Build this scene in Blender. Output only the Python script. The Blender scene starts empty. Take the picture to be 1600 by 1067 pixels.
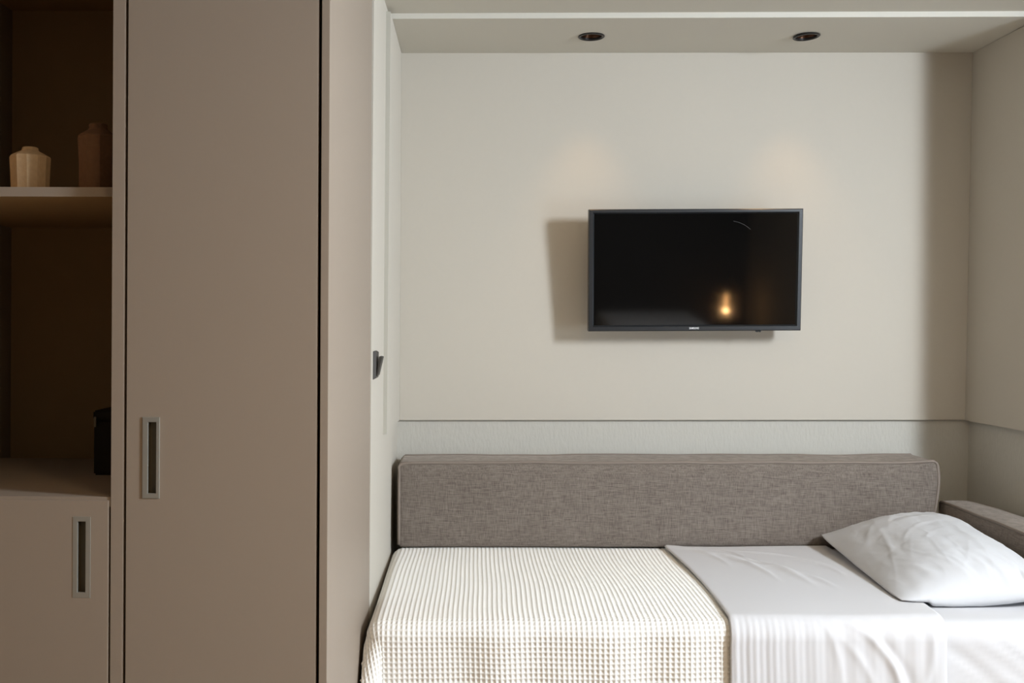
import bpy, bmesh, math, random
import numpy as np
from mathutils import Vector, Matrix, noise

random.seed(4)
C = bpy.context.scene.collection
SC = bpy.context.scene

# ------------------------------------------------------------------ camera
F = 1543.0            # focal length in pixels of the 1600 px frame
CX, CY, CAMZ = 735.0, 503.0, 1.27
cam_d = bpy.data.cameras.new('camera')
cam = bpy.data.objects.new('camera', cam_d); C.objects.link(cam)
cam.location = (0, 0, CAMZ); cam.rotation_euler = (math.pi / 2, 0, 0)
cam_d.sensor_fit = 'HORIZONTAL'; cam_d.sensor_width = 36.0
cam_d.lens = 36.0 * F / 1600.0
cam_d.shift_x = (800 - CX) / 1600.0
cam_d.shift_y = -(533.5 - CY) / 1600.0
cam_d.clip_start = 0.05
SC.camera = cam

# ------------------------------------------------------------------ view, world, lights
SC.view_settings.view_transform = 'Standard'
SC.view_settings.look = 'None'
SC.view_settings.exposure = -0.03
SC.view_settings.gamma = 1.0
SC.view_settings.use_curve_mapping = False

world = bpy.data.worlds.new('world'); SC.world = world
world.use_nodes = True
world.node_tree.nodes['Background'].inputs[0].default_value = (0.75, 0.85, 1.0, 1)
world.node_tree.nodes['Background'].inputs[1].default_value = 0.3

def add_light(name, kind, loc, power, color, **kw):
    d = bpy.data.lights.new(name, kind); d.energy = power; d.color = color
    for k, v in kw.items(): setattr(d, k, v)
    o = bpy.data.objects.new(name, d); C.objects.link(o); o.location = loc
    return o

WIN = (2.54, 1.0, 2.02)                       # centre of the window in the far right wall
key = add_light('window_daylight', 'AREA', WIN, 192, (0.83, 0.91, 1.0), shape='RECTANGLE', size=0.44, size_y=0.80)
key.rotation_euler = Vector((-1.0, 0.10, -0.40)).to_track_quat('-Z', 'Y').to_euler()   # sky light slants down into the room
low = add_light('low_fill_light', 'AREA', (2.54, 1.05, 0.95), 26, (0.70, 0.86, 1.0), shape='RECTANGLE', size=1.1, size_y=0.8)  # added cool fill for the bed front and lower walls
low.rotation_euler = Vector((-0.95, 0.10, 0.12)).to_track_quat('-Z', 'Y').to_euler()
LAMP = (-3.2, 0.75, 1.75)                     # warm wall lamp on the far left side of the room
lamp_l = add_light('wall_lamp_light', 'POINT', LAMP, 74, (1.0, 0.49, 0.14), shadow_soft_size=0.07)
CEIL = (0.7, 0.4, 2.2)                        # unseen ceiling lamp, added as warm fill
ceil_l = add_light('ceiling_fill_light', 'AREA', (CEIL[0], CEIL[1], 2.17), 17, (1.0, 0.68, 0.36), shape='DISK', size=0.4)

# ------------------------------------------------------------------ materials
def mat(name, col, rough=0.6, metal=0.0, spec=0.5, emis=None, estr=0.0):
    m = bpy.data.materials.new(name); m.use_nodes = True
    b = m.node_tree.nodes['Principled BSDF']
    b.inputs['Base Color'].default_value = (*col, 1)
    b.inputs['Roughness'].default_value = rough
    b.inputs['Metallic'].default_value = metal
    b.inputs['Specular IOR Level'].default_value = spec
    if emis:
        b.inputs['Emission Color'].default_value = (*emis, 1)
        b.inputs['Emission Strength'].default_value = estr
    return m

def nodes(m): return m.node_tree.nodes, m.node_tree.links, m.node_tree.nodes['Principled BSDF']

def noise_relief(m, scale, strength, dist=0.002, detail=4, stretch=(1, 1, 1), colvar=0.0):
    """object-space noise: fine relief, and a little colour variation"""
    N, L, b = nodes(m)
    tc = N.new('ShaderNodeTexCoord'); mp = N.new('ShaderNodeMapping'); mp.inputs['Scale'].default_value = stretch
    L.new(tc.outputs['Object'], mp.inputs['Vector'])
    nz = N.new('ShaderNodeTexNoise'); nz.inputs['Scale'].default_value = scale; nz.inputs['Detail'].default_value = detail
    L.new(mp.outputs['Vector'], nz.inputs['Vector'])
    bp = N.new('ShaderNodeBump'); bp.inputs['Strength'].default_value = strength; bp.inputs['Distance'].default_value = dist
    L.new(nz.outputs['Fac'], bp.inputs['Height']); L.new(bp.outputs['Normal'], b.inputs['Normal'])
    if colvar:
        c = b.inputs['Base Color'].default_value
        mx = N.new('ShaderNodeMix'); mx.data_type = 'RGBA'
        mx.inputs[6].default_value = (c[0] * (1 - colvar), c[1] * (1 - colvar), c[2] * (1 - colvar), 1)
        mx.inputs[7].default_value = (min(1, c[0] * (1 + colvar)), min(1, c[1] * (1 + colvar)), min(1, c[2] * (1 + colvar)), 1)
        L.new(nz.outputs['Fac'], mx.inputs[0]); L.new(mx.outputs[2], b.inputs['Base Color'])
    return m

def weave_material(name, col, dark, light):
    """slubby two-way linen weave: long noise streaks both ways and a fine checker of threads"""
    m = mat(name, col, 0.95, spec=0.1); N, L, b = nodes(m)
    tc = N.new('ShaderNodeTexCoord')
    def streak(sc, det):
        mp = N.new('ShaderNodeMapping'); mp.inputs['Scale'].default_value = sc
        L.new(tc.outputs['Object'], mp.inputs['Vector'])
        n = N.new('ShaderNodeTexNoise'); n.inputs['Scale'].default_value = 1.0; n.inputs['Detail'].default_value = det
        L.new(mp.outputs['Vector'], n.inputs['Vector']); return n.outputs['Fac']
    s1 = streak((34, 34, 620), 2); s2 = streak((620, 620, 34), 2)
    s3 = streak((6, 6, 6), 3)
    mx = N.new('ShaderNodeMath'); mx.operation = 'MAXIMUM'; L.new(s1, mx.inputs[0]); L.new(s2, mx.inputs[1])
    av = N.new('ShaderNodeMath'); av.operation = 'ADD'; L.new(s1, av.inputs[0]); L.new(s2, av.inputs[1])
    sm = N.new('ShaderNodeMath'); sm.operation = 'MULTIPLY_ADD'; L.new(s3, sm.inputs[0]); sm.inputs[1].default_value = 0.18
    L.new(av.outputs[0], sm.inputs[2])
    cr = N.new('ShaderNodeValToRGB')
    cr.color_ramp.elements[0].position = 0.85; cr.color_ramp.elements[0].color = (*dark, 1)
    cr.color_ramp.elements[1].position = 1.5; cr.color_ramp.elements[1].color = (*light, 1)
    mr = N.new('ShaderNodeMapRange'); mr.inputs['From Min'].default_value = 0.80; mr.inputs['From Max'].default_value = 1.36
    L.new(sm.outputs[0], mr.inputs['Value'])
    cr.color_ramp.elements[0].position = 0.0; cr.color_ramp.elements[1].position = 1.0
    L.new(mr.outputs['Result'], cr.inputs['Fac']); L.new(cr.outputs['Color'], b.inputs['Base Color'])
    b.inputs['Sheen Weight'].default_value = 0.24; b.inputs['Sheen Roughness'].default_value = 0.45; b.inputs['Sheen Tint'].default_value = (1, 0.9, 0.8, 1)
    bp = N.new('ShaderNodeBump'); bp.inputs['Strength'].default_value = 0.35; bp.inputs['Distance'].default_value = 0.001
    L.new(av.outputs[0], bp.inputs['Height']); L.new(bp.outputs['Normal'], b.inputs['Normal'])
    return m

M = {}
WALL = (0.535, 0.495, 0.428)
M['wall'] = noise_relief(mat('wall_paint', WALL, 0.75, spec=0.25), 60, 0.08, 0.001, colvar=0.012)
M['plaster'] = noise_relief(mat('brushed_plaster', (0.535, 0.515, 0.462), 0.85, spec=0.2), 1.0, 0.55, 0.0025, 5, (130, 130, 40), 0.03)
M['ceiling'] = noise_relief(mat('ceiling_paint', (0.60, 0.575, 0.51), 0.85, spec=0.2), 90, 0.15, 0.001)
M['edge'] = mat('shaded_panel_edge', (0.455, 0.435, 0.38), 0.8, spec=0.2)  # wall colour toned down to stand for the edge's shaded side
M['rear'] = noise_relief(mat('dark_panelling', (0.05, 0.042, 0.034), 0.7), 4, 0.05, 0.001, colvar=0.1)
M['floor'] = noise_relief(mat('oak_floor', (0.36, 0.27, 0.18), 0.5), 1.0, 0.1, 0.001, 4, (2, 30, 30), 0.12)
M['taupe'] = noise_relief(mat('taupe_laminate', (0.290, 0.237, 0.188), 0.5, spec=0.35), 300, 0.03, 0.0005)
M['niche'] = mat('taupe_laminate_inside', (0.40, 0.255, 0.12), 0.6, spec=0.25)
M['gap'] = mat('gap_dark', (0.01, 0.009, 0.008), 0.9, spec=0.1)  # black strips standing for the unlit depth of the door gaps
M['nickel'] = mat('satin_nickel', (0.50, 0.50, 0.46), 0.42, 0.75)
M['cup'] = mat('handle_cup', (0.16, 0.14, 0.10), 0.5, 0.6)
M['linen'] = weave_material('taupe_linen', (0.24, 0.2, 0.17), (0.113, 0.091, 0.076), (0.238, 0.203, 0.174))
M['piping'] = noise_relief(mat('piping_cord', (0.235, 0.195, 0.165), 0.95, spec=0.1), 900, 0.3, 0.001)
M['waffle'] = noise_relief(mat('cream_waffle_cotton', (0.85, 0.835, 0.795), 0.95, spec=0.1), 700, 0.2, 0.0006)
M['sheet'] = noise_relief(mat('white_cotton_sheet', (0.605, 0.597, 0.607), 0.9, spec=0.15), 500, 0.06, 0.0006)
M['pillow'] = noise_relief(mat('white_cotton_pillowcase', (0.58, 0.58, 0.592), 0.9, spec=0.15), 30, 0.15, 0.004, 3)
M['black_plastic'] = mat('black_plastic', (0.018, 0.019, 0.021), 0.38)
M['bezel'] = mat('brushed_black_bezel', (0.017, 0.019, 0.022), 0.33, 0.0, 0.55)
M['screen'] = mat('tv_screen', (0.003, 0.003, 0.003), 0.055, 0, 0.58)
M['logo'] = mat('logo_silver', (0.78, 0.79, 0.8), 0.4)
M['smudge'] = mat('screen_smudge', (0.10, 0.10, 0.10), 0.6)
M['box'] = mat('matt_black_box', (0.014, 0.011, 0.008), 0.75, spec=0.15)
M['switch'] = noise_relief(mat('anthracite_switch', (0.05, 0.046, 0.04), 0.55, spec=0.3), 400, 0.1, 0.0004)
M['clay'] = noise_relief(mat('sand_clay', (0.52, 0.37, 0.22), 0.9, spec=0.15), 120, 0.35, 0.002, colvar=0.12)
M['brown_clay'] = noise_relief(mat('brown_clay', (0.16, 0.085, 0.045), 0.85, spec=0.2), 120, 0.4, 0.002, colvar=0.2)
M['spot_black'] = mat('spot_black', (0.02, 0.018, 0.016), 0.4, 0.3)
M['copper'] = mat('copper_reflector', (0.10, 0.045, 0.022), 0.28, 0.7)
M['spot_glow'] = mat('spot_bulb', (0.3, 0.2, 0.1), 0.5, emis=(1.0, 0.45, 0.14), estr=0.22)
M['bulb'] = mat('warm_bulb', (0.9, 0.6, 0.3), 0.4, emis=(1.0, 0.5, 0.18), estr=28.0)
M['opal'] = mat('opal_glass', (0.9, 0.86, 0.78), 0.4, emis=(1.0, 0.72, 0.42), estr=1.2)
M['base_fabric'] = M['linen']
M['leg'] = mat('dark_wood_leg', (0.06, 0.04, 0.025), 0.5)
M['window_white'] = mat('white_window_frame', (0.8, 0.8, 0.79), 0.4)
M['glass'] = mat('window_glass', (0.9, 0.95, 1.0), 0.02)
nodes(M['glass'])[2].inputs['Transmission Weight'].default_value = 1.0
M['bedspread'] = mat('white_bedspread', (0.86, 0.88, 0.92), 0.9)

# ------------------------------------------------------------------ helpers
def U(px, py, Y):
    """the point at depth Y that the photograph shows at pixel (px, py)"""
    return Vector(((px - CX) * Y / F, Y, CAMZ - (py - CY) * Y / F))

def obj(name, bm, m, parent=None, smooth=False, angle=None):
    me = bpy.data.meshes.new(name)
    bmesh.ops.recalc_face_normals(bm, faces=bm.faces)
    bm.to_mesh(me); bm.free()
    me.materials.append(m)
    if smooth:
        me.polygons.foreach_set('use_smooth', [True] * len(me.polygons))
        if angle is not None: me.set_sharp_from_angle(angle=math.radians(angle))
    o = bpy.data.objects.new(name, me); C.objects.link(o)
    if parent: o.parent = parent
    return o

def thing(name, label, cat, loc=(0, 0, 0), group=None):
    o = bpy.data.objects.new(name, None); C.objects.link(o)
    o.empty_display_size = 0.05
    o.location = loc; o['label'] = label; o['category'] = cat
    if group: o['group'] = group
    return o

def tag(o, label, cat, group=None):
    o['label'] = label; o['category'] = cat
    if group: o['group'] = group
    return o

def struct(name, bm, m, smooth=False):
    o = obj(name, bm, m, None, smooth); o['kind'] = 'structure'; return o

def add_hexa(bm, c):
    """c = 8 corners: bottom 4 ccw, top 4 ccw"""
    v = [bm.verts.new(p) for p in c]
    for f in ((0, 3, 2, 1), (4, 5, 6, 7), (0, 1, 5, 4), (1, 2, 6, 5), (2, 3, 7, 6), (3, 0, 4, 7)):
        bm.faces.new([v[i] for i in f])

def add_box(bm, x0, x1, y0, y1, z0, z1):
    add_hexa(bm, [(x0, y0, z0), (x1, y0, z0), (x1, y1, z0), (x0, y1, z0),
                  (x0, y0, z1), (x1, y0, z1), (x1, y1, z1), (x0, y1, z1)])

def box(x0, x1, y0, y1, z0, z1, bev=0.0, seg=2):
    bm = bmesh.new(); add_box(bm, x0, x1, y0, y1, z0, z1)
    if bev: bmesh.ops.bevel(bm, geom=bm.edges[:], offset=bev, segments=seg, affect='EDGES')
    return bm

def plate_with_hole(x0, x1, z0, z1, hx0, hx1, hz0, hz1, y0, y1, bev=0.0):
    bm = bmesh.new()
    def ring(y):
        o = [bm.verts.new(p) for p in ((x0, y, z0), (x1, y, z0), (x1, y, z1), (x0, y, z1))]
        i = [bm.verts.new(p) for p in ((hx0, y, hz0), (hx1, y, hz0), (hx1, y, hz1), (hx0, y, hz1))]
        return o, i
    (fo, fi), (bo, bi) = ring(y0), ring(y1)
    for k in range(4):
        j = (k + 1) % 4
        bm.faces.new((fo[k], fo[j], fi[j], fi[k])); bm.faces.new((bo[j], bo[k], bi[k], bi[j]))
        bm.faces.new((fo[j], fo[k], bo[k], bo[j])); bm.faces.new((fi[k], fi[j], bi[j], bi[k]))
    if bev:
        es = [e for e in bm.edges if all(abs(v.co.y - y0) < 1e-6 for v in e.verts) and
              len({v in fo for v in e.verts}) == 1]
        bmesh.ops.bevel(bm, geom=es, offset=bev, segments=2, affect='EDGES')
    return bm

def add_tube(bm, pts, r, seg=8, closed=False):
    n = len(pts); pts = [Vector(p) for p in pts]; rings = []
    up = Vector((0.13, 0.21, 0.97)).normalized()
    for i, p in enumerate(pts):
        a = pts[(i - 1) % n] if (closed or i > 0) else p
        b = pts[(i + 1) % n] if (closed or i < n - 1) else p
        t = (b - a).normalized()
        ref = up if abs(t.dot(up)) < 0.9 else Vector((1, 0.1, 0))
        s = t.cross(ref).normalized(); w = s.cross(t)
        rings.append([bm.verts.new(p + r * (math.cos(q) * s + math.sin(q) * w))
                      for q in (2 * math.pi * k / seg for k in range(seg))])
    for i in range(n if closed else n - 1):
        A, B = rings[i], rings[(i + 1) % n]
        best, off = 1e9, 0                          # keep rings from twisting
        for o in range(seg):
            d = (A[0].co - B[o].co).length
            if d < best: best, off = d, o
        for k in range(seg):
            bm.faces.new((A[k], A[(k + 1) % seg], B[(k + 1 + off) % seg], B[(k + off) % seg]))
    if not closed:
        bm.faces.new(rings[0]); bm.faces.new(rings[-1])

def add_lathe(bm, prof, seg=32, c=(0, 0, 0), close=False):
    rings = []
    for r, z in prof:
        rings.append([bm.verts.new((c[0] + r * math.cos(2 * math.pi * k / seg), c[1] + r * math.sin(2 * math.pi * k / seg), c[2] + z)) for k in range(seg)])
    for A, B in zip(rings, rings[1:] + ([rings[0]] if close else [])):
        for k in range(seg): bm.faces.new((A[k], A[(k + 1) % seg], B[(k + 1) % seg], B[k]))
    if not close:
        bm.faces.new(rings[0]); bm.faces.new(rings[-1])

def rounded_box(lo, hi, r, step, fn=None):
    """closed box with rounded edges, gridded at about `step`; fn(p, n) moves each vertex"""
    lo, hi = np.array(lo, float), np.array(hi, float)
    bm = bmesh.new(); cache = {}
    def axis(k):
        L = hi[k] - lo[k]; n = max(2, int(round((L - 2 * r) / step)))
        a = [lo[k] + r * (1 - math.cos(math.pi / 2 * i / 4)) * 1.0 for i in range(4)]
        mid = list(np.linspace(lo[k] + r, hi[k] - r, n + 1))
        b = [hi[k] - r * (1 - math.cos(math.pi / 2 * i / 4)) for i in range(3, -1, -1)]
        return a + mid + b
    ax = [axis(0), axis(1), axis(2)]
    def vert(ijk):
        if ijk in cache: return cache[ijk]
        p = np.array([ax[k][ijk[k]] for k in range(3)])
        q = np.clip(p, lo + r, hi - r); d = p - q; L = np.linalg.norm(d)
        n = d / L if L > 1e-9 else np.zeros(3)
        w = q + n * r
        if fn is not None: w = fn(w, n)
        v = bm.verts.new(w); cache[ijk] = v; return v
    for k in range(3):
        u, w = (k + 1) % 3, (k + 2) % 3
        for side in (0, len(ax[k]) - 1):
            for i in range(len(ax[u]) - 1):
                for j in range(len(ax[w]) - 1):
                    q = []
                    for a, b in ((i, j), (i + 1, j), (i + 1, j + 1), (i, j + 1)):
                        t = [0, 0, 0]; t[k] = side; t[u] = a; t[w] = b; q.append(vert(tuple(t)))
                    try: bm.faces.new(q)
                    except ValueError: pass
    return bm

def mesh_from_grid(name, P, m, parent=None, keep=None):
    """P: (nu, nv, 3) array -> one smooth grid mesh"""
    nu, nv, _ = P.shape
    idx = np.arange(nu * nv).reshape(nu, nv)
    f = np.stack([idx[:-1, :-1], idx[1:, :-1], idx[1:, 1:], idx[:-1, 1:]], -1).reshape(-1, 4)
    if keep is not None:                                   # cut the cloth to a rounded outline
        f = f[keep.reshape(-1)[f].all(1)]
    me = bpy.data.meshes.new(name)
    me.vertices.add(nu * nv); me.vertices.foreach_set('co', P.reshape(-1).astype(np.float32))
    me.loops.add(f.size); me.loops.foreach_set('vertex_index', f.reshape(-1).astype(np.int32))
    me.polygons.add(len(f)); me.polygons.foreach_set('loop_start', np.arange(0, f.size, 4).astype(np.int32))
    me.polygons.foreach_set('use_smooth', np.ones(len(f), dtype=bool))
    me.update(calc_edges=True); me.validate()
    if keep is not None:
        b_ = bmesh.new(); b_.from_mesh(me)
        bmesh.ops.delete(b_, geom=[x_ for x_ in b_.verts if not x_.link_faces], context='VERTS')
        b_.to_mesh(me); b_.free()
    me.materials.append(m)
    o = bpy.data.objects.new(name, me); C.objects.link(o)
    if parent: o.parent = parent
    return o

def grid_normals(P):
    du = np.gradient(P, axis=0); dv = np.gradient(P, axis=1)
    n = np.cross(du, dv); n /= np.linalg.norm(n, axis=2, keepdims=True) + 1e-12
    return n

def smooth_noise(a, b, seed=0):
    """cheap smooth 2-D wave noise in about -1..1 (numpy)"""
    rs = np.random.RandomState(seed); s = 0
    for k in range(7):
        th = rs.uniform(0, 6.28); f = rs.uniform(0.6, 1.8); ph = rs.uniform(0, 6.28)
        s = s + np.sin((a * math.cos(th) + b * math.sin(th)) * f * 6.28 + ph)
    return s / 4.0

# ------------------------------------------------------------------ the room
def wl(Y, z):            # surface of the base left wall (a little out of true)
    return -0.2665 - 0.015 * (3.07 - Y) + 0.0075 * (z - 1.57)
def ceil_z(x): return 2.2524 + 0.0037 * (x + 0.25)

XL, XR, YF, YR = -3.6, 2.6, -2.4, 3.0    # far left wall, far right wall, rear wall, pier front

bm = bmesh.new(); add_box(bm, XL - 0.1, XR + 0.1, YF - 0.1, 3.75, -0.1, 0.0); struct('floor', bm, M['floor'])
bm = bmesh.new()
zl, zr = ceil_z(XL), ceil_z(XR)
add_hexa(bm, [(XL, YF, zl), (XR, YF, zr), (XR, 3.145, zr), (XL, 3.145, zl),
              (XL, YF, 2.5), (XR, YF, 2.5), (XR, 3.145, 2.5), (XL, 3.145, 2.5)])
struct('ceiling', bm, M['ceiling'])

# back wall: recessed brushed plaster below, proud painted panel above
wb = struct('wall_back', box(-0.6, 2.1, 3.566, 3.75, 0, 2.5), M['plaster'])
bm = bmesh.new()
tl, tr, br, bl = U(627.6, 80, 3.55), U(1520, 78, 3.55), U(1508, 656.2, 3.55), U(624.6, 656.6, 3.55)
back = Vector((0, 0.0155, 0))
add_hexa(bm, [bl, br, br + back, bl + back, tl, tr, tr + back, tl + back])
bmesh.ops.bevel(bm, geom=[e for e in bm.edges if all(v.co.z < 1.0 for v in e.verts)], offset=0.0015, segments=2, affect='EDGES')
obj('panel', bm, M['wall'], wb)

# left wall: base plane and a proud panel that stops at Y = 3.07
bm = bmesh.new()
add_hexa(bm, [(wl(2.735, 0), 2.735, 0), (wl(3.57, 0), 3.57, 0), (-0.6, 3.57, 0), (-0.6, 2.735, 0),
              (wl(2.735, 2.26), 2.735, 2.26), (wl(3.57, 2.26), 3.57, 2.26), (-0.6, 3.57, 2.26), (-0.6, 2.735, 2.26)])
wlft = struct('wall_left', bm, M['wall'])
bm = bmesh.new()
zt, zb = 2.2345, 0.922
xb_t, xb_b = tl.x - 0.0002, bl.x - 0.0002
xf_t, xf_b = (610.3 - CX) * 3.07 / F, (604.3 - CX) * 3.07 / F
add_hexa(bm, [(xf_b, 3.07, zb), (xb_b, 3.561, zb - .004), (wl(3.561, zb) - .001, 3.561, zb - .004), (wl(3.07, zb) - .001, 3.07, zb),
              (xf_t, 3.07, zt), (xb_t, 3.561, zt), (wl(3.561, zt) - .001, 3.561, zt), (wl(3.07, zt) - .001, 3.07, zt)])
obj('panel', bm, M['wall'], wlft)
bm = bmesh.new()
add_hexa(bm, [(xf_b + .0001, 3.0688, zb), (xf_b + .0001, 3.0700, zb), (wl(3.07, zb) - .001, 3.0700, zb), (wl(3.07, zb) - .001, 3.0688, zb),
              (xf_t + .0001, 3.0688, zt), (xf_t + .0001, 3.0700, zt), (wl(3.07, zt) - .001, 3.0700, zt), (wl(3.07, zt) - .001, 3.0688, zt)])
obj('edge_strip', bm, M['edge'], wlft)['label'] = 'front edge of the raised panel, its shade put into a greyer colour'

# right wall: pier with the same proud panel
bm = bmesh.new()
rx = lambda Y, z: 1.790 + (3.55 - Y) * 0.04 + 0.012 * (z - 0.92)
add_hexa(bm, [(rx(3.03, 0), 3.03, 0), (XR, 3.03, 0), (XR, 3.57, 0), (rx(3.57, 0), 3.57, 0),
              (rx(3.03, 2.5) + .03, 3.03, 2.5), (XR, 3.03, 2.5), (XR, 3.57, 2.5), (rx(3.57, 2.5) + .03, 3.57, 2.5)])
wr = struct('wall_right', bm, M['plaster'])
bm = bmesh.new()
zb = 0.9165
add_hexa(bm, [(1.8045, 3.03, zb), (1.85, 3.03, zb), (1.85, 3.561, zb), (br.x + .0003, 3.561, zb),
              (1.8145, 3.03, 2.238), (1.85, 3.03, 2.238), (1.85, 3.561, 2.238), (tr.x + .0003, 3.561, 2.238)])
obj('panel', bm, M['wall'], wr)

# lowered soffit over the bed, with holes for the two spots
SPOTS = [(U(924, 57, 1).x, 3.342), (U(1260, 57, 1).x, 3.342)]
SPOTS = [(0.4094, 3.342), (1.1371, 3.342)]
HOLE = 0.0375
def soff_z(x, y):
    f = (x + 0.25) / 2.0; g = (y - 3.145) / 0.405
    return (2.2351 + 0.0071 * f) * (1 - g) + (2.2363 + 0.0022 * f) * g
bm = bmesh.new()
def sv(x, y): return bm.verts.new((x, y, soff_z(x, y)))
def srect(x0, x1, y0, y1): bm.faces.new((sv(x0, y0), sv(x1, y0), sv(x1, y1), sv(x0, y1)))
q = 0.06; xs = [-0.6] + [s[0] for s in SPOTS] + [XR]
srect(-0.6, SPOTS[0][0] - q, 3.145, 3.57); srect(SPOTS[0][0] + q, SPOTS[1][0] - q, 3.145, 3.57); srect(SPOTS[1][0] + q, XR, 3.145, 3.57)
for sx, sy in SPOTS:
    srect(sx - q, sx + q, 3.145, sy - q); srect(sx - q, sx + q, sy + q, 3.57)
    ci, sq, up = [], [], []
    for k in range(32):
        a = 2 * math.pi * k / 32; c, s = math.cos(a), math.sin(a); m_ = max(abs(c), abs(s))
        ci.append(sv(sx + HOLE * c, sy + HOLE * s)); sq.append(sv(sx + q * c / m_, sy + q * s / m_))
        up.append(bm.verts.new((sx + HOLE * c, sy + HOLE * s, 2.32)))
    for k in range(32):
        j = (k + 1) % 32
        bm.faces.new((ci[k], ci[j], sq[j], sq[k])); bm.faces.new((ci[j], ci[k], up[k], up[j]))
    bm.faces.new(up)
a, b = (-0.6, 3.145), (XR, 3.145)
v = [bm.verts.new(p) for p in ((-0.6, 3.145, soff_z(-0.6, 3.145)), (XR, 3.145, soff_z(XR, 3.145)), (XR, 3.145, 2.5), (-0.6, 3.145, 2.5))]
bm.faces.new(v)
v2 = [bm.verts.new(p) for p in ((-0.6, 3.145, 2.5), (XR, 3.145, 2.5), (XR, 3.57, 2.5), (-0.6, 3.57, 2.5))]
bm.faces.new(v2)
struct('trim_1', bm, M['ceiling'])

# the rest of the room, behind and beside the camera
struct('wall_wardrobe_side', box(XL, -0.6, 2.76, 2.9, 0, 2.5), M['wall'])
struct('wall_far_left', box(XL - 0.1, XL, YF, 2.9, 0, 2.5), M['wall'])
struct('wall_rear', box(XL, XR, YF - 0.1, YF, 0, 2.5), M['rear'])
wy0, wy1, wz0, wz1 = WIN[1] - .41, WIN[1] + .41, WIN[2] - .26, WIN[2] + .25
bm = bmesh.new()
add_box(bm, XR, XR + .12, YF, wy0, 0, 2.5); add_box(bm, XR, XR + .12, wy1, 3.03, 0, 2.5)
add_box(bm, XR, XR + .12, wy0, wy1, 1.56, wz0); add_box(bm, XR, XR + .12, wy0, wy1, wz1, 2.5)
struct('wall_far_right', bm, M['wall'])
bm = bmesh.new()
add_box(bm, XR + .03, XR + .08, wy0, wy0 + .04, wz0, wz1); add_box(bm, XR + .03, XR + .08, wy1 - .04, wy1, wz0, wz1)
add_box(bm, XR + .03, XR + .08, wy0 + .04, wy1 - .04, wz0, wz0 + .04); add_box(bm, XR + .03, XR + .08, wy0 + .04, wy1 - .04, wz1 - .04, wz1)
w1 = struct('window_1', bm, M['window_white'])
obj('pane', box(XR + .05, XR + .056, wy0 + .04, wy1 - .04, wz0 + .04, wz1 - .04), M['glass'], w1)

bm = bmesh.new()                                     # unseen glazed door, added as an opening for the low fill light
add_box(bm, XR + .03, XR + .08, wy0, wy0 + .05, 0.001, 1.56); add_box(bm, XR + .03, XR + .08, wy1 - .05, wy1, 0.001, 1.56)
add_box(bm, XR + .03, XR + .08, wy0 + .05, wy1 - .05, 0.001, 0.12); add_box(bm, XR + .03, XR + .08, wy0 + .05, wy1 - .05, 1.50, 1.56)
dr = struct('added_door_1', bm, M['window_white'])
obj('pane', box(XR + .05, XR + .056, wy0 + .05, wy1 - .05, 0.12, 1.50), M['glass'], dr)

# ------------------------------------------------------------------ wardrobe and open shelf cabinet
K = 2.0 / F
lx = lambda px: (px - 513) * K                       # local x of a pixel column in the cabinets' front plane
lz = lambda py: CAMZ - (py - CY) * K
ROT = (0.0, 0.0050, -0.0164)                          # cabinets stand a touch out of square
CAB = Vector((-0.2878 - 0.005 * 1.27, 2.0, -0.0015))
TOP = 2.225

def recessed_handle(parent, x0, x1, z0, z1, hx0, hx1, hz0, hz1):
    h = obj('handle', plate_with_hole(x0, x1, z0, z1, hx0, hx1, hz0, hz1, -0.0022, 0.0015, 0.0006), M['nickel'], parent)
    bm = bmesh.new(); y1 = 0.014; e = 0.0006
    P = [(hx0 - e, 0.0012, hz0 - e), (hx1 + e, 0.0012, hz0 - e), (hx1 + e, 0.0012, hz1 + e), (hx0 - e, 0.0012, hz1 + e)]
    f = [bm.verts.new(p) for p in P]; g = [bm.verts.new((p[0], y1, p[2])) for p in P]
    for k in range(4): bm.faces.new((f[k], f[(k + 1) % 4], g[(k + 1) % 4], g[k]))
    bm.faces.new(g)
    obj('cup', bm, M['cup'], h)

ward = thing('wardrobe', 'tall taupe wardrobe with a full-height door, its right side facing the bed', 'wardrobe', CAB)
ward.rotation_euler = ROT
obj('side_panel', box(lx(500.6), 0, 0, 0.726, 0.0035, TOP, 0.0008), M['taupe'], ward)
obj('side_panel', box(lx(197.5), lx(197.5) + .016, 0.026, 0.726, 0.0035, TOP), M['taupe'], ward)
obj('back_panel', box(lx(197.5) + .016, lx(500.6), 0.716, 0.726, 0.0035, TOP), M['taupe'], ward)
obj('top_panel', box(lx(197.5) + .016, lx(500.6), 0.026, 0.716, TOP - .02, TOP), M['taupe'], ward)
obj('plinth', box(lx(197.5) + .016, lx(500.6), 0.05, 0.066, 0.0035, 0.08), M['taupe'], ward)
obj('gap_shade_strip', box(lx(493), lx(500.6), 0.021, 0.027, 0.09, TOP - .02), M['gap'], ward)
hx0, hx1, hz0, hz1 = lx(222.3), lx(249.3), lz(779.5), lz(652.3)
door = obj('door', plate_with_hole(lx(196.2), lx(495.6), 0.085, TOP - .01, lx(230.5), lx(244.5), lz(772), lz(659.5), 0.0, 0.02, 0.001), M['taupe'], ward)
recessed_handle(door, hx0, hx1, hz0, hz1, lx(231), lx(244), lz(771.5), lz(660))

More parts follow.
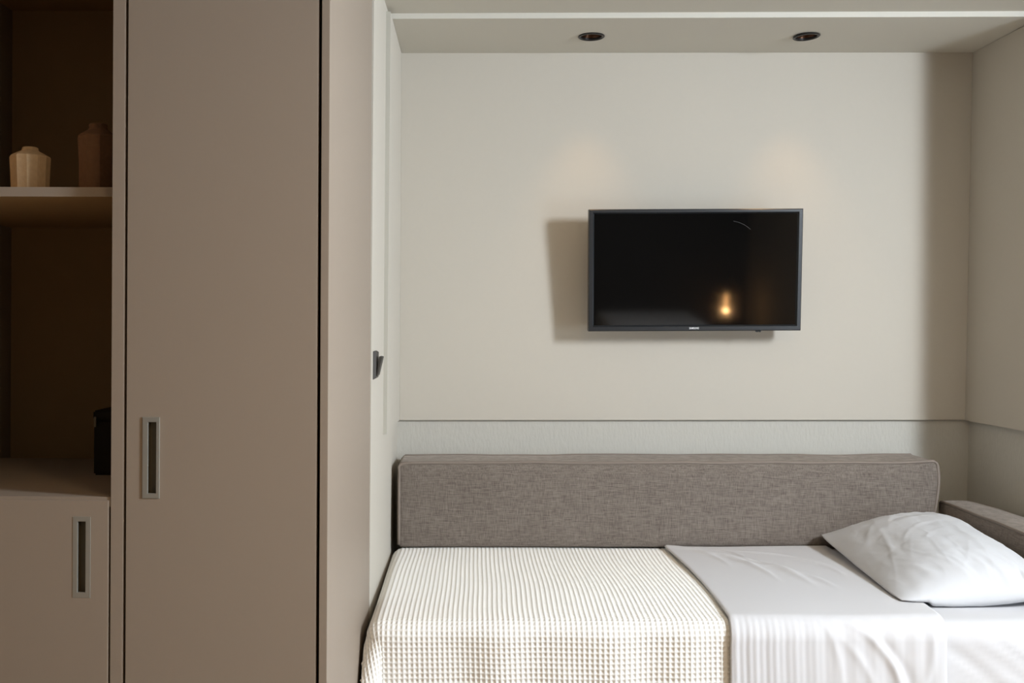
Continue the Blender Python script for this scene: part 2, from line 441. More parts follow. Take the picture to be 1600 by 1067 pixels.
cab = thing('shelf_cabinet', 'open taupe shelf cabinet with dark niches above a low door, left of the wardrobe', 'cabinet', CAB)
cab.rotation_euler = ROT
cl, cr = -0.995, lx(172.2)
obj('side_panel', box(cr, lx(192.2), 0, 0.726, 0.0035, TOP, 0.0008), M['taupe'], cab)
obj('side_panel', box(cl - .025, cl, 0, 0.726, 0.0035, TOP, 0.0008), M['taupe'], cab)
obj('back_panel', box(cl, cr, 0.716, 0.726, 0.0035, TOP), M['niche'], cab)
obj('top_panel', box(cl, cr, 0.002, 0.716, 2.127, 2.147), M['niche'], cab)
obj('fascia', box(cl, cr, 0.0, 0.018, 2.147, TOP), M['taupe'], cab)
obj('gap_shade_strip', box(lx(192.2), lx(196.0), 0.021, 0.026, 0.09, TOP - .02), M['gap'], cab)
sz0, sz1 = CAMZ - (307.2 - CY) * 2.03 / F, CAMZ - (292.3 - CY) * 2.03 / F       # the shelf sits 3 cm back
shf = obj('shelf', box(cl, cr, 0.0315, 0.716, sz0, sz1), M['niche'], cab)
obj('edge_band', box(cl, cr, 0.030, 0.0315, sz0, sz1), M['taupe'], shf)
obj('counter', box(cl, cr, 0.0025, 0.556, lz(794), lz(778.3), 0.0008), M['taupe'], cab)
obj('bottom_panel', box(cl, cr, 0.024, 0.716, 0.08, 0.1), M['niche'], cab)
obj('plinth', box(cl, cr, 0.05, 0.066, 0.0035, 0.08), M['taupe'], cab)
d2 = obj('door', plate_with_hole(cl + .003, lx(169.2), 0.085, lz(783.3), lx(120.5), lx(134), lz(928), lz(816), -0.0015, 0.0185, 0.001), M['taupe'], cab)
recessed_handle(d2, lx(113.2), lx(141.6), lz(936.3), lz(808.8), lx(121), lx(133.5), lz(927.5), lz(816.5))

cabM = Matrix.Translation(CAB) @ (Matrix.Rotation(ROT[2], 4, 'Z') @ Matrix.Rotation(ROT[1], 4, 'Y'))
def on_cab(x, y, z): return cabM @ Vector((x, y, z))

# ------------------------------------------------------------------ vases, box in the niche
def vase(name, label, sides, prof, scale, m, loc, rot, rnd):
    """faceted hand-carved vase: polygon body with slightly hollow facets, sloping shoulder, open neck"""
    bm = bmesh.new(); sub = 4; n = sides * sub; rings = []
    prof = [(r_ * scale, z_ * scale, f_) for r_, z_, f_ in prof]
    for i, (r, z, fac) in enumerate(prof):
        ring = []
        for k in range(n):
            a = 2 * math.pi * k / n; t = (k % sub) / sub
            poly = math.cos(math.pi / sides) / math.cos((t - 0.5) * 2 * math.pi / sides)
            hollow = 1 - 0.018 * math.sin(math.pi * t)
            rr = r * (1 + fac * (poly * hollow - 1))
            jit = 1 + rnd * noise.noise(Vector((math.cos(a) * 2, math.sin(a) * 2, z * 30)))
            ring.append(bm.verts.new((rr * jit * math.cos(a), rr * jit * math.sin(a), z)))
        rings.append(ring)
    for A, B in zip(rings, rings[1:]):
        for k in range(n): bm.faces.new((A[k], A[(k + 1) % n], B[(k + 1) % n], B[k]))
    bm.faces.new(rings[0]); bm.faces.new(rings[-1])
    o = obj(name, bm, m, None, True, 17); o.location = (loc[0], loc[1], loc[2] + 0.0012); o.rotation_euler = (0, 0, rot)
    return tag(o, label, 'vase')
zs = sz1
lp = on_cab(-0.6585, 0.105, zs)
vase('vase', 'small squat sand-coloured faceted vase on the shelf', 12,
     [(.039, 0, 1), (.0425, .004, 1), (.0435, .035, 1), (.0455, .078, 1), (.0440, .0815, .9), (.030, .0895, .5), (.0205, .094, .15), (.0180, .097, 0), (.0172, .1025, 0),
      (.0150, .1035, 0), (.0135, .1015, 0), (.0135, .088, 0), (.03, .078, 0), (.03, .01, 0)], 0.905, M['clay'], lp, 0.25, 0.025)
rp = on_cab(-0.5115, 0.105, zs)
vase('vase', 'taller dark brown faceted vase on the shelf, half hidden by the cabinet side', 10,
     [(.041, 0, 1), (.0435, .004, 1), (.0435, .06, 1), (.0465, .121, 1), (.0445, .1245, .9), (.033, .1325, .5), (.0240, .1385, .2), (.0205, .143, 0), (.0200, .1515, 0),
      (.0180, .1535, 0), (.0160, .151, 0), (.016, .137, 0), (.03, .12, 0), (.03, .01, 0)], 0.935, M['brown_clay'], rp, 0.12, 0.03)

zc = lz(778.3)
nb = on_cab(lx(172) - 0.03, 0.33, zc); nb.x += 0.027
tb = thing('storage_box', 'black upright box at the back of the niche, mostly hidden behind the cabinet side', 'box', nb)
tb.rotation_euler = ROT
def nbx(px, Y): return (px - CX) * Y / F
obj('body', box(nbx(166, 2.37) - nb.x, nbx(166, 2.37) - nb.x + .11, -0.05, 0.10, 0.0, 0.127, 0.004), M['box'], tb)
obj('lid', box(nbx(165.4, 2.37) - nb.x, nbx(165.4, 2.37) - nb.x + .112, -0.052, 0.102, 0.1275, 0.150, 0.004), M['box'], tb)
obj('clasp', box(nbx(167.6, 2.37) - nb.x, nbx(167.6, 2.37) - nb.x + .006, -0.0555, -0.052, 0.112, 0.136, 0.001), M['cup'], tb)

# ------------------------------------------------------------------ television
TVC = U(1086.8, 422.2, 3.405)
tv = thing('television', 'black flat-screen television mounted on the wall above the bed', 'television', TVC)
tv.rotation_euler = (math.radians(4.6), math.radians(-0.25), 0)
TW, TH = 0.7355, 0.4205
w, h = TW / 2, TH / 2
bl_, bb_, bt_ = 0.0185, 0.0205, 0.0155
bm = bmesh.new()
def rect(x0, x1, z0, z1, y): return [bm.verts.new(p) for p in ((x0, y, z0), (x1, y, z0), (x1, y, z1), (x0, y, z1))]
R = [rect(-w, w, -h, h, 0.036), rect(-w, w, -h, h, 0.003), rect(-w + .003, w - .003, -h + .003, h - .003, 0.0),
     rect(-w + bl_ - .005, w - bl_ + .005, -h + bb_ - .005, h - bt_ + .005, 0.0), rect(-w + bl_, w - bl_, -h + bb_, h - bt_, 0.009),
     rect(-w + bl_, w - bl_, -h + bb_, h - bt_, 0.036)]
for A, B in zip(R, R[1:] + R[:1]):
    for k in range(4): bm.faces.new((A[k], A[(k + 1) % 4], B[(k + 1) % 4], B[k]))
obj('bezel', bm, M['bezel'], tv)
obj('screen', box(-w + bl_, w - bl_, 0.0085, 0.030, -h + bb_, h - bt_), M['screen'], tv)
bm = box(-w + .004, w - .004, 0.036, 0.046, -h + .004, h - .004, .003)
add_box(bm, -w + .12, w - .12, 0.046, 0.072, -h + .02, h - .14)
obj('back_housing', bm, M['black_plastic'], tv)
bm = box(-.10, .10, 0.072, 0.082, -.11, .06, .002)
add_box(bm, -.03, .03, 0.082, 0.122, -.05, 0.01)
obj('mount_arm', bm, M['black_plastic'], tv)
bm = box(-.12, .12, 3.5385 - TVC.y, 3.5495 - TVC.y, -.11, .08, .002)
wp = obj('wall_plate', bm, M['black_plastic'], tv)
wp.rotation_euler = (-math.radians(4.6), 0, 0)
ir = bmesh.new(); x_ir = (1189.5 - CX) * 3.395 / F - TVC.x
for s in (-1, 1): add_box(ir, x_ir + s * .0045 - .0035, x_ir + s * .0045 + .0035, 0.006, 0.02, -h - .0055, -h + .001)
bmesh.ops.bevel(ir, geom=ir.edges[:], offset=0.001, segments=2, affect='EDGES')
obj('sensor', ir, M['black_plastic'], tv)
cu = bpy.data.curves.new('logo', 'FONT'); cu.body = 'SAMSUNG'; cu.size = 0.0092; cu.align_x = 'CENTER'; cu.align_y = 'CENTER'; cu.extrude = 0.0002; cu.offset = 0.0002
tmp = bpy.data.objects.new('logo_curve', cu); C.objects.link(tmp)
bpy.context.view_layer.update()
lm = bpy.data.meshes.new_from_object(tmp.evaluated_get(bpy.context.evaluated_depsgraph_get()))
bpy.data.objects.remove(tmp)
xs_ = [v.co.x for v in lm.vertices]; sc = 0.0335 / (max(xs_) - min(xs_))
for v in lm.vertices: v.co.x *= sc
lm.materials.clear(); lm.materials.append(M['logo'])
lo = bpy.data.objects.new('logo', lm); C.objects.link(lo); lo.parent = tv
lo.location = ((1086.3 - CX) * 3.4 / F - TVC.x, -0.0006, -h + 0.0095); lo.rotation_euler = (math.pi / 2, 0, 0)
bm = bmesh.new()
pts = [U(1150, 344.5, 3.37), U(1158, 346.2, 3.37), U(1166, 349.5, 3.37), U(1173, 354, 3.37), U(1177, 357.5, 3.37)]
add_tube(bm, [(p.x - TVC.x, 0.0087, p.z - TVC.z) for p in pts], 0.0006, 6)
obj('smudge', bm, M['smudge'], tv)

# ------------------------------------------------------------------ light switch on the left wall
sw_y = 2.815; sw_z = CAMZ - (570 - CY) * sw_y / F
sw = thing('light_switch', 'anthracite rocker light switch on the left wall', 'switch', (wl(sw_y, sw_z), sw_y, sw_z))
sw.rotation_euler = (0, 0.0075, -0.015)
bm = bmesh.new()
hs, hb = 0.036, 0.0405
a = [(0, -hb, -hb), (0, hb, -hb), (0, hb, hb), (0, -hb, hb)]
t = [(0.0085, -hs, -hs), (0.0085, hs, -hs), (0.0085, hs, hs), (0.0085, -hs, hs)]
A = [bm.verts.new(p) for p in a]; T = [bm.verts.new(p) for p in t]
for k in range(4): bm.faces.new((A[k], A[(k + 1) % 4], T[(k + 1) % 4], T[k]))
bm.faces.new(T); bm.faces.new(A[::-1])
bmesh.ops.bevel(bm, geom=bm.edges[:], offset=0.001, segments=2, affect='EDGES')
obj('plate', bm, M['switch'], sw)
bm = bmesh.new()
g = 0.0265
add_hexa(bm, [(0.0080, -g, -g - .004), (0.0120, -g, -g - .004), (0.0120, g, -g - .004), (0.0080, g, -g - .004),
              (0.0160, -g, g - .001), (0.0245, -g, g - .003), (0.0245, g, g - .003), (0.0160, g, g - .001)])
bmesh.ops.bevel(bm, geom=bm.edges[:], offset=0.001, segments=2, affect='EDGES')
obj('rocker', bm, M['switch'], sw)

# ------------------------------------------------------------------ recessed spots in the soffit
for i, (sx, sy) in enumerate(SPOTS):
    lab = ('black recessed spotlight in the soffit, the left one above the television edge',
           'black recessed spotlight in the soffit, the right one, slightly tilted')[i]
    zz = soff_z(sx, sy)
    sp = thing('downlight', lab, 'spotlight', (sx, sy, zz - 0.0005), 'spotlights in the soffit')
    if i: sp.rotation_euler = (0, -0.05, 0); sp.location.z -= 0.002
    bm = bmesh.new(); add_lathe(bm, [(.0365, 0.0), (.0445, 0.0), (.0450, -.002), (.0425, -.0045), (.0385, -.0048), (.0350, -.002), (.0345, .004)], 40, close=True)
    obj('ring', bm, M['spot_black'], sp, True, 40)
    bm = bmesh.new()
    prof = [(.0350, .003), (.030, .022), (.024, .040)]
    add_lathe(bm, prof + [(r + .001, z + .0005) for r, z in reversed(prof)], 40, close=True)
    obj('reflector', bm, M['copper'] if True else None, sp, True, 40)
    bm = bmesh.new(); add_lathe(bm, [(.0005, .0385), (.012, .037), (.0235, .0400), (.0235, .05), (.0005, .05)], 24)
    obj('bulb', bm, M['spot_glow'], sp, True, 40)
    sl = add_light('downlight_beam', 'SPOT', (sx, sy, zz - 0.004), 4.8, (1.0, 0.60, 0.26), spot_size=math.radians(60), spot_blend=1.0, shadow_soft_size=0.02)
    sl.rotation_euler = (math.radians(8), 0, 0)

# ------------------------------------------------------------------ bed: base, mattress
BX0, BX1, BY0, BY1 = -0.225, 1.765, 2.530, 3.535
MZ = 0.491
base = thing('bed', 'low upholstered bed base under the mattress in the alcove', 'bed', ((BX0 + BX1) / 2, (BY0 + BY1) / 2, 0))
ox, oy = base.location.x, base.location.y
bm = rounded_box((BX0 + .01 - ox, BY0 + .02 - oy, 0.10), (BX1 - ox, BY1 - oy, 0.272), 0.02, 0.2)
obj('frame', bm, M['linen'], base, True, 60)
for x in (BX0 + .1, BX1 - .1):
    for y in (BY0 + .1, BY1 - .1):
        bm = bmesh.new(); add_lathe(bm, [(.018, 0), (.026, 0.1005)], 16, (x - ox, y - oy, 0)); obj('leg', bm, M['leg'], base, True, 40)

def matt_fn(p, n):
    x, y, z = p
    d = 0.0
    if n[1] < -0.3 or y < BY0 + .002:                 # front face of the fitted sheet: slanting pull creases
        t = (x - 1.2) * 0.75 + (z - 0.494) * 1.0
        fade = min(1, max(0, (0.485 - z) / 0.05))
        fade *= min(1, max(0, (x - 1.17) / 0.05))
        d = fade * 0.007 * noise.noise(Vector((t * 13 + 3, (x - z) * 2.6, 4.0))) + fade * 0.004 * noise.noise(Vector((t * 34, (x - z) * 5, 1.0)))
    if z > MZ - .012:
        d += 0.0018 * noise.noise(Vector((x * 9, y * 7, 0)))
        z += d; d = 0.0
    f = min(1, max(0, (x - 1.14) / 0.05)); f = f * f * (3 - 2 * f) * min(1, max(0, (2.62 - y) / 0.09))
    return np.array((x, y - d - 0.020 * f, z + 0.012 * min(1, max(0, (x - 1.12) / 0.06)) * (1 if z > MZ - .03 else 0)))
bm = rounded_box((BX0, BY0, 0.2725), (BX1, BY1, MZ), 0.035, 0.012, matt_fn)
tag(obj('mattress', bm, M['sheet'], None, True), 'mattress in a white fitted sheet, bare at its right end under the pillow', 'mattress')

# ------------------------------------------------------------------ cloth draped over the bed
def drape(u, v, x_in, y_in, ztop, Rr, flare, corner):
    """flat cloth coordinates -> bed: u < 0 runs down past the left end, v < 0 runs down past the front edge"""
    a = np.maximum(-u, 0); b = np.maximum(-v, 0)
    d = np.hypot(a, b); dn = np.where(d > 1e-9, d, 1)
    ca, cb = a / dn, b / dn
    arc = math.pi * Rr / 2
    ang = np.minimum(d, arc) / Rr; s = np.maximum(d - arc, 0)
    out = Rr * np.sin(ang) + flare * s + corner * (2 * ca * cb) * np.minimum(s, 0.25)
    down = Rr * (1 - np.cos(ang)) + s
    X = x_in + np.maximum(u, 0) - ca * out
    Y = y_in + np.maximum(v, 0) - cb * out
    Z = ztop - down
    return X, Y, Z

# waffle blanket
pit = 0.0132; st = pit / 6
u = np.arange(-0.46, 0.931, st); v = np.arange(-0.42, 0.80, st)
UU, VV = np.meshgrid(u, v, indexing='ij')
wob = 0.006 * smooth_noise(UU * 1.6, VV * 1.6, 3)
wob2 = 0.005 * smooth_noise(UU * 1.3 + 5, VV * 1.5, 8)
X, Y, Z = drape(UU, VV, -0.224, 2.548, 0.502, 0.040, 0.02, 0.42)
big = 0.0018 * smooth_noise(UU * 1.1, VV * 1.1, 21)
front = np.clip(-VV / 0.06, 0, 1) * np.clip((UU + .02) / 0.08, 0, 1) * np.clip((0.84 - UU) / 0.05, 0, 1)
fold = front * (0.0040 * np.sin(UU * 24 + 0.8) + 0.003 * np.sin(UU * 41 + 2) * np.clip(-VV / .2, 0, 1))
P = np.stack([X, Y, Z], -1)
nrm = grid_normals(P)
th = np.arctan2(np.maximum(-VV, 0), np.maximum(-UU, 0)); both = (UU < 0) & (VV < 0)
cfold = np.where(both, np.sin(th * 4) ** 2 * 0.010 * np.clip(np.hypot(UU, VV) / 0.15 - .35, 0, 1.2), 0)
ru = (0.5 + 0.5 * np.cos(2 * np.pi * (UU + wob) / pit)) ** 1.6
rv = (0.5 + 0.5 * np.cos(2 * np.pi * (VV + wob2) / pit)) ** 1.6
relief = 0.0042 * np.maximum(ru, 0.92 * rv)
P = P + nrm * (relief + big + fold + cfold)[..., None]
lim = wl(np.maximum(P[..., 1], 2.735), P[..., 2]) + 0.0035
lim = np.where(P[..., 1] < 2.74, -0.2855 + 0.016 * (P[..., 1] - 2.0) + 0.005 * (P[..., 2] - 1.27) + 0.0065, lim)
P[..., 0] = np.where(P[..., 2] > 0.0, np.maximum(P[..., 0], lim + relief * 0.6), P[..., 0])
bl_o = mesh_from_grid('blanket', P, M['waffle'], keep=np.hypot(np.minimum(UU, 0), np.minimum(VV, 0)) < 0.44)
sm = bl_o.modifiers.new('thickness', 'SOLIDIFY'); sm.thickness = 0.003; sm.offset = -1
tag(bl_o, 'cream waffle-weave blanket over the left half of the bed', 'blanket')

# turned-down top sheet
stp = 0.0035
u = np.arange(0.0, 0.5505, stp); v = np.arange(-0.42, 0.768, stp)
UU, VV = np.meshgrid(u, v, indexing='ij')
X0s = 0.660
X, Y, Z = drape(UU + 1, VV, X0s - 1, 2.548, 0.5185, 0.0575, 0.02, 0)
P = np.stack([X, Y, Z], -1); nrm = grid_normals(P)
fr = np.clip(-VV / 0.07, 0, 1)
lefte = np.clip(UU / 0.012, 0, 1); righte = np.clip((0.55 - UU) / 0.012, 0, 1)
edge = -0.004 * (1 - np.sqrt(1 - (1 - lefte) ** 2)) - 0.009 * (1 - np.sqrt(1 - (1 - righte) ** 2))
pleat = fr * (0.0010 * np.sin(UU * 2 * np.pi / 0.0165 + 2 * smooth_noise(UU * .5, VV, 4)) * np.clip(1 - UU / 0.30, 0.1, 1) +
              0.0009 * np.sin(UU * 2 * np.pi / 0.051 + 1.1 + VV * 3 + smooth_noise(UU, VV, 7)))
def crease(cx, cy, ang, ln, wd, amp):
    c, s = math.cos(ang), math.sin(ang)
    p = (UU - cx) * c + (VV - cy) * s; q = -(UU - cx) * s + (VV - cy) * c + 0.25 * p * p / max(ln, .01)
    return amp * np.exp(-(q / wd) ** 2) * np.exp(-(p / ln) ** 4)
wr_ = (crease(.16, .60, -1.05, .22, .012, .0062) + crease(.24, .52, -1.0, .20, .014, .0075) + crease(.30, .42, -.95, .16, .012, .005)
       + crease(.10, .66, -1.1, .14, .011, .0045) + crease(.36, .62, -.8, .15, .012, .0045) + crease(.20, .66, -1.2, .10, .009, .0045)
       + crease(.42, .50, -1.2, .12, .010, .0025)
       + crease(.40, -.13, -1.0, .12, .012, .006) + crease(.44, -.16, -1.05, .13, .014, -.003) + crease(.36, -.20, -1.25, .13, .012, .003)
       + crease(.50, -.17, -1.9, .10, .012, .0035) + crease(.28, -.17, -1.45, .16, .010, .002))
und = 0.0022 * smooth_noise(UU * 1.7, VV * 1.4, 12)
P = P + nrm * (edge + pleat + wr_ + und)[..., None]
P[..., 0] += 0.016 * np.sin((VV + .1) * 4.0) * (VV > -0.1) - 0.004
P[..., 1] += 0.0
sh = mesh_from_grid('top_sheet', P, M['sheet'])
sm = sh.modifiers.new('thickness', 'SOLIDIFY'); sm.thickness = 0.0035; sm.offset = -1
tag(sh, 'white top sheet turned down across the bed between blanket and pillow', 'sheet')

# ------------------------------------------------------------------ upholstered cushions along the walls
def cushion_fn(axis, lo, hi, bulge, seed):
    """bulging face, puckered seams"""
    lo, hi = np.array(lo), np.array(hi); others = [k for k in range(3) if k != axis]
    def fn(p, n):
        f = 1.0
        for k in others:
            t = (p[k] - lo[k]) / (hi[k] - lo[k]); f *= max(0.0, 1 - abs(2 * t - 1) ** 6)
        w = np.array(p)
        w[axis] += (-1 if n[axis] < 0 or (n[axis] == 0 and p[axis] < (lo[axis] + hi[axis]) / 2) else 1) * bulge * f
        nz = noise.noise(Vector((p[0] * 7 + seed, p[1] * 7, p[2] * 7)))
        w[2] += 0.0035 * nz * (1 if p[2] > lo[2] + 0.5 * (hi[2] - lo[2]) else 0)
        w[1] += 0.002 * noise.noise(Vector((p[0] * 12, seed, p[2] * 12)))
        return w
    return fn

CLx0, CLx1 = (622.5 - CX) * 3.335 / F, (1471 - CX) * 3.335 / F
cz0, cz1 = 0.5095, 0.796
bc = thing('back_cushion', 'long taupe linen cushion leaning along the back wall behind the bed', 'cushion', ((CLx0 + CLx1) / 2, 3.43, 0.50))
bo = np.array(bc.location)
lo, hi = np.array((CLx0, 3.335, cz0)) - bo, np.array((CLx1, 3.515, cz1)) - bo
fn0 = cushion_fn(1, lo, hi, 0.010, 3.0)
def back_fn(p, n):
    w = fn0(p, n)
    tz = (p[2] - lo[2]) / (hi[2] - lo[2])
    # right end is drawn in towards the bottom, left end stands straight
    r_ = max(0.0, (p[0] - (hi[0] - 0.25)) / 0.25)
    w[0] -= r_ * (0.050 * (1 - tz) ** 1.6 + 0.012 * max(0, tz - .8) * 5)
    w[2] += r_ ** 2 * tz * 0.004
    w[1] += 0.012 * (tz - 0.6)                       # leans back
    return w
obj('cover', rounded_box(lo, hi, 0.012, 0.03, back_fn), M['linen'], bc, True)
def seam(pts_fn, n=80, closed=False): return [pts_fn(i / (n if closed else n - 1)) for i in range(n)]
def seam_path(fn, corners, r, per=0.03, off=0.0):
    out = []
    for (a, b) in zip(corners, corners[1:]):
        a, b = np.array(a, float), np.array(b, float); k = max(2, int(np.linalg.norm(b - a) / per))
        for i in range(k): out.append(a + (b - a) * i / k)
    out.append(np.array(corners[-1], float))
    return [Vector(fn(p, np.zeros(3))) for p in out]
e = 0.0020
fr_c = [(lo[0] + e, lo[1] + e, lo[2] + .01), (lo[0] + e, lo[1] + e, hi[2] - .012), (lo[0] + .012, lo[1] + e, hi[2] - e), (hi[0] - .012, lo[1] + e, hi[2] - e),
        (hi[0] - e, lo[1] + e, hi[2] - .012), (hi[0] - e, lo[1] + e, lo[2] + .01)]
bm = bmesh.new(); add_tube(bm, seam_path(back_fn, fr_c, 0), 0.0052, 8); obj('piping', bm, M['piping'], bc, True)
bk_c = [(lo[0] + e, hi[1] - e, lo[2] + .01), (lo[0] + e, hi[1] - e, hi[2] - .012), (lo[0] + .012, hi[1] - e, hi[2] - e), (hi[0] - .012, hi[1] - e, hi[2] - e),
        (hi[0] - e, hi[1] - e, hi[2] - .012), (hi[0] - e, hi[1] - e, lo[2] + .01)]
bm = bmesh.new(); add_tube(bm, seam_path(back_fn, bk_c, 0), 0.0052, 8); obj('piping', bm, M['piping'], bc, True)

sc_ = thing('side_cushion', 'taupe linen bolster cushion along the right wall beside the pillow', 'cushion', (1.69, 3.0, 0.50))
so = np.array(sc_.location)
lo2, hi2 = np.array((1.592, 2.56, 0.508)) - so, np.array((1.782, 3.372, 0.662)) - so
fn1 = cushion_fn(0, lo2, hi2, 0.006, 8.0)
def side_fn(p, n):
    w = fn1(p, n); tx = (p[0] - lo2[0]) / (hi2[0] - lo2[0])
    w[2] += -0.020 * tx ** 1.5 * (1 if p[2] > 0.08 else 0) + 0.008 * math.sin(math.pi * tx) * (1 if p[2] > 0.08 else 0)
    ty = (p[1] - lo2[1]) / (hi2[1] - lo2[1])
    w[0] += 0.010 * ty if p[0] < 0 else 0.0
    return w
obj('cover', rounded_box(lo2, hi2, 0.012, 0.03, side_fn), M['linen'], sc_, True)
c1 = [(lo2[0] + e, hi2[1] - e, lo2[2] + .01), (lo2[0] + e, hi2[1] - e, hi2[2] - .008), (lo2[0] + e, hi2[1] - .014, hi2[2] - e), (lo2[0] + e, lo2[1] + .012, hi2[2] - e),
      (lo2[0] + e, lo2[1] + e, hi2[2] - .012), (lo2[0] + e, lo2[1] + e, lo2[2] + .01)]
bm = bmesh.new(); add_tube(bm, seam_path(side_fn, c1, 0), 0.0052, 8); obj('piping', bm, M['piping'], sc_, True)

# ------------------------------------------------------------------ pillow
n = 110
s = np.linspace(-1, 1, n); S, T = np.meshgrid(s, s, indexing='ij')
def pillow_side(sign):
    hx, hy = 0.217, 0.345
    rc = 1 - 0.06 * (np.abs(S) ** 6) * (np.abs(T) ** 6)            # blunt corners
    x = S * hx * (1 - 0.05 * (1 - T ** 2) * np.abs(S) ** 3) * rc
    y = T * hy * (1 - 0.04 * (1 - S ** 2) * np.abs(T) ** 3) * rc
    pl = np.where(S < 0, np.sin(np.clip((1 + S) / 0.98, 0, 1) * math.pi / 2) ** 0.92, np.clip(1 - np.abs(S) ** 3.6, 0, 1) ** 0.6)
    prof = pl * np.clip((1 - np.abs(T) ** 3.2), 0, 1) ** 0.62
    if sign > 0:
        h = 0.105 * prof
        mid = np.clip(prof * 2.2, 0, 1)
        def cr(cs, ct, ang, ln, wd, amp):
            c, q = math.cos(ang), math.sin(ang)
            a = (S - cs) * c + (T - ct) * q; b = -(S - cs) * q + (T - ct) * c + 0.3 * a * a
            return amp * np.exp(-(b / wd) ** 2) * np.exp(-(a / ln) ** 4)
        wk = 0.0030 * smooth_noise(S * 0.9, T * 0.9, 31) + 0.0014 * smooth_noise(S * 2.6, T * 2.0, 33) + 0.0008 * smooth_noise(S * 5 + T * 2, T * 4, 35)
        rid = 1 - 2 * np.abs(smooth_noise(S * 1.5 - T * 0.9, T * 0.55 + S * 0.4, 41))
        rid2 = 1 - 2 * np.abs(smooth_noise(S * 2.6 + T * 1.2, T * 1.1 - S * 0.6, 47))
        wk = wk + 0.0013 * np.clip(rid, 0, 1) ** 3 + 0.0010 * np.clip(rid2, 0, 1) ** 3
        # crinkled ridge along the left shoulder, fans of creases from the front edge, long creases on top
        for (cs, ct, an, ln, wd, am) in [(-.56, -.08, 1.35, .26, .05, .0065), (-.47, -.16, 1.25, .24, .035, -.0035), (-.42, -.04, 1.05, .22, .030, .0035),
                                         (-.36, -.22, .95, .26, .030, .003), (-.30, -.05, .85, .30, .030, .0025), (-.62, .30, .9, .3, .05, .003),
                                         (-.15, .05, .5, .35, .03, .002), (.0, -.12, .45, .35, .03, .002), (.2, .2, .2, .4, .03, .002),
                                         (.05, .62, .12, .40, .035, .004), (.12, .50, .18, .42, .04, -.003), (.3, .42, .1, .4, .03, .0025),
                                         (-.55, -.62, -.9, .25, .05, .004), (-.42, -.70, -.5, .22, .045, -.003), (-.2, -.66, -.9, .28, .03, .0025),
                                         (-.05, -.74, -1.0, .22, .03, .003), (.15, -.70, -1.0, .28, .03, .0025), (.32, -.76, -1.1, .25, .035, .003),
                                         (.50, -.72, -.8, .28, .035, .004), (.62, -.80, -.9, .22, .035, -.003), (.58, -.93, 1.5, .12, .03, -.012)]:
            wk = wk + cr(cs, ct, an, ln * 0.9, wd * 0.85, am * (0.30 if -.6 < cs < -.2 and abs(ct) < .25 else 0.55))
        z = h + wk * mid
    else:
        z = -0.022 * np.minimum(prof * 3, 1)
    tilt = np.where(T > 0, 0.026, 0.010) * np.clip(T, -1, 1) + 0.036 * ((S + 1) / 2) ** 2
    return x, y, z + tilt
xt, yt, zt_ = pillow_side(1); xb, yb, zb_ = pillow_side(-1)
ang = math.radians(-1.5)
def place(x, y, z):
    X = 1.367 + x * math.cos(ang) - y * math.sin(ang); Y = 2.965 + x * math.sin(ang) + y * math.cos(ang)
    return np.stack([X, Y, 0.5350 + z - 0.007 * np.clip((X - 1.15) / 0.14, 0, 1) * np.clip(-y / 0.3, 0, 1)], -1)
Pt, Pb = place(xt, yt, zt_), place(xb, yb, zb_)
Pb[..., 2] = np.maximum(Pb[..., 2], np.where(Pb[..., 0] < 1.222, 0.5260, 0.5260 - np.clip((Pb[..., 0] - 1.222) / 0.02, 0, 1) * 0.019))
Pb[..., 2] = np.minimum(Pb[..., 2], Pt[..., 2] - 0.0004)
bm = bmesh.new()
vt = [[bm.verts.new(Pt[i, j]) for j in range(n)] for i in range(n)]
vb = [[(vt[i][j] if i in (0, n - 1) or j in (0, n - 1) else bm.verts.new(Pb[i, j])) for j in range(n)] for i in range(n)]
for i in range(n - 1):
    for j in range(n - 1):
        bm.faces.new((vt[i][j], vt[i + 1][j], vt[i + 1][j + 1], vt[i][j + 1]))
        q4 = (vb[i][j], vb[i][j + 1], vb[i + 1][j + 1], vb[i + 1][j])
        if len(set(q4)) == 4:
            try: bm.faces.new(q4)
            except ValueError: pass
tag(obj('pillow', bm, M['pillow'], None, True), 'plump white pillow lying at the right end of the bed', 'pillow')

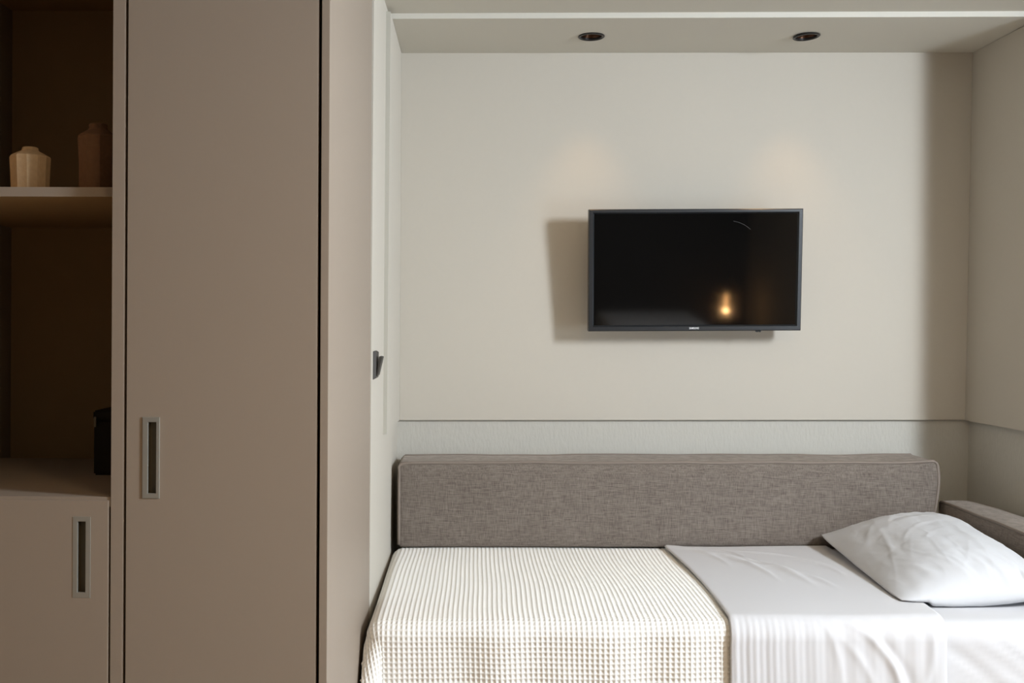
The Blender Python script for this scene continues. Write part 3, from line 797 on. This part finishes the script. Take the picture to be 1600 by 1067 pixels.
# ------------------------------------------------------------------ lamps, the added ceiling lamp and the second bed (seen only as reflections and light)
wlamp = thing('wall_lamp', 'warm opal wall lamp on the far left side of the room', 'lamp', (LAMP[0], LAMP[1], LAMP[2]))
bm = bmesh.new(); bmesh.ops.create_uvsphere(bm, u_segments=20, v_segments=12, radius=0.055); obj('shade', bm, M['opal'], wlamp, True)
bm = bmesh.new(); add_box(bm, XL - LAMP[0], -.055, -.012, .012, -.012, .012); add_box(bm, XL - LAMP[0], XL - LAMP[0] + .02, -.05, .05, -.05, .05)
obj('bracket', bm, M['spot_black'], wlamp)
lamp_l.data.shadow_soft_size = 0.06
wlamp.children[0].visible_shadow = True

cl_ = thing('added_ceiling_lamp', 'flush round ceiling lamp out of view, added as warm fill', 'lamp', (CEIL[0], CEIL[1], ceil_z(CEIL[0])))
bm = bmesh.new(); add_lathe(bm, [(.22, 0), (.22, -.05), (.21, -.06), (.0005, -.065)], 40); obj('shade', bm, M['opal'], cl_, True, 40)

sb = thing('bed', 'second bed under a white bedspread, reflected in the television', 'bed', (1.5, -1.15, 0))
obj('frame', box(-.40, .40, -.50, .52, .08, .30, .01), M['base_fabric'], sb)
obj('bedspread', rounded_box((-.41, -.51, .3005), (.41, .53, .545), .05, .08), M['bedspread'], sb, True)
for x in (-.35, .35):
    for y in (-.45, .45):
        bm = bmesh.new(); add_lathe(bm, [(.018, 0), (.024, .0805)], 14, (x, y, 0)); obj('leg', bm, M['leg'], sb, True, 40)

PX, PY, PZ = 2.28, -1.90, 0.60
pd = thing('pendant_lamp', 'low bedside pendant lamp with a black dome shade and glowing bulb, reflected in the television', 'lamp', (PX, PY, PZ))
bm = bmesh.new()
pr = [(.018, .20), (.06, .185), (.09, .145), (.102, .085), (.104, .075)]
add_lathe(bm, pr + [(r - .003, z - .002) for r, z in reversed(pr)], 36, close=True)
obj('shade', bm, M['spot_black'], pd, True, 40)
bm = bmesh.new(); add_lathe(bm, [(.002, -.075), (.010, -.06), (.016, -.03), (.018, 0.0), (.015, .04), (.010, .075), (.010, .10)], 20); obj('bulb', bm, M['bulb'], pd, True, 40)
bm = bmesh.new(); add_tube(bm, [(0, 0, .198), (0, 0, 1.0), (0, 0, ceil_z(PX) - PZ - .02)], .003, 8); obj('cord', bm, M['spot_black'], pd, True)
bm = bmesh.new(); add_lathe(bm, [(.045, ceil_z(PX) - PZ - .001), (.045, ceil_z(PX) - PZ - .02), (.003, ceil_z(PX) - PZ - .024)], 24); obj('canopy', bm, M['spot_black'], pd, True, 40)
add_light('pendant_light', 'POINT', (PX, PY, PZ - .09), 3, (1.0, 0.55, 0.22), shadow_soft_size=.02)
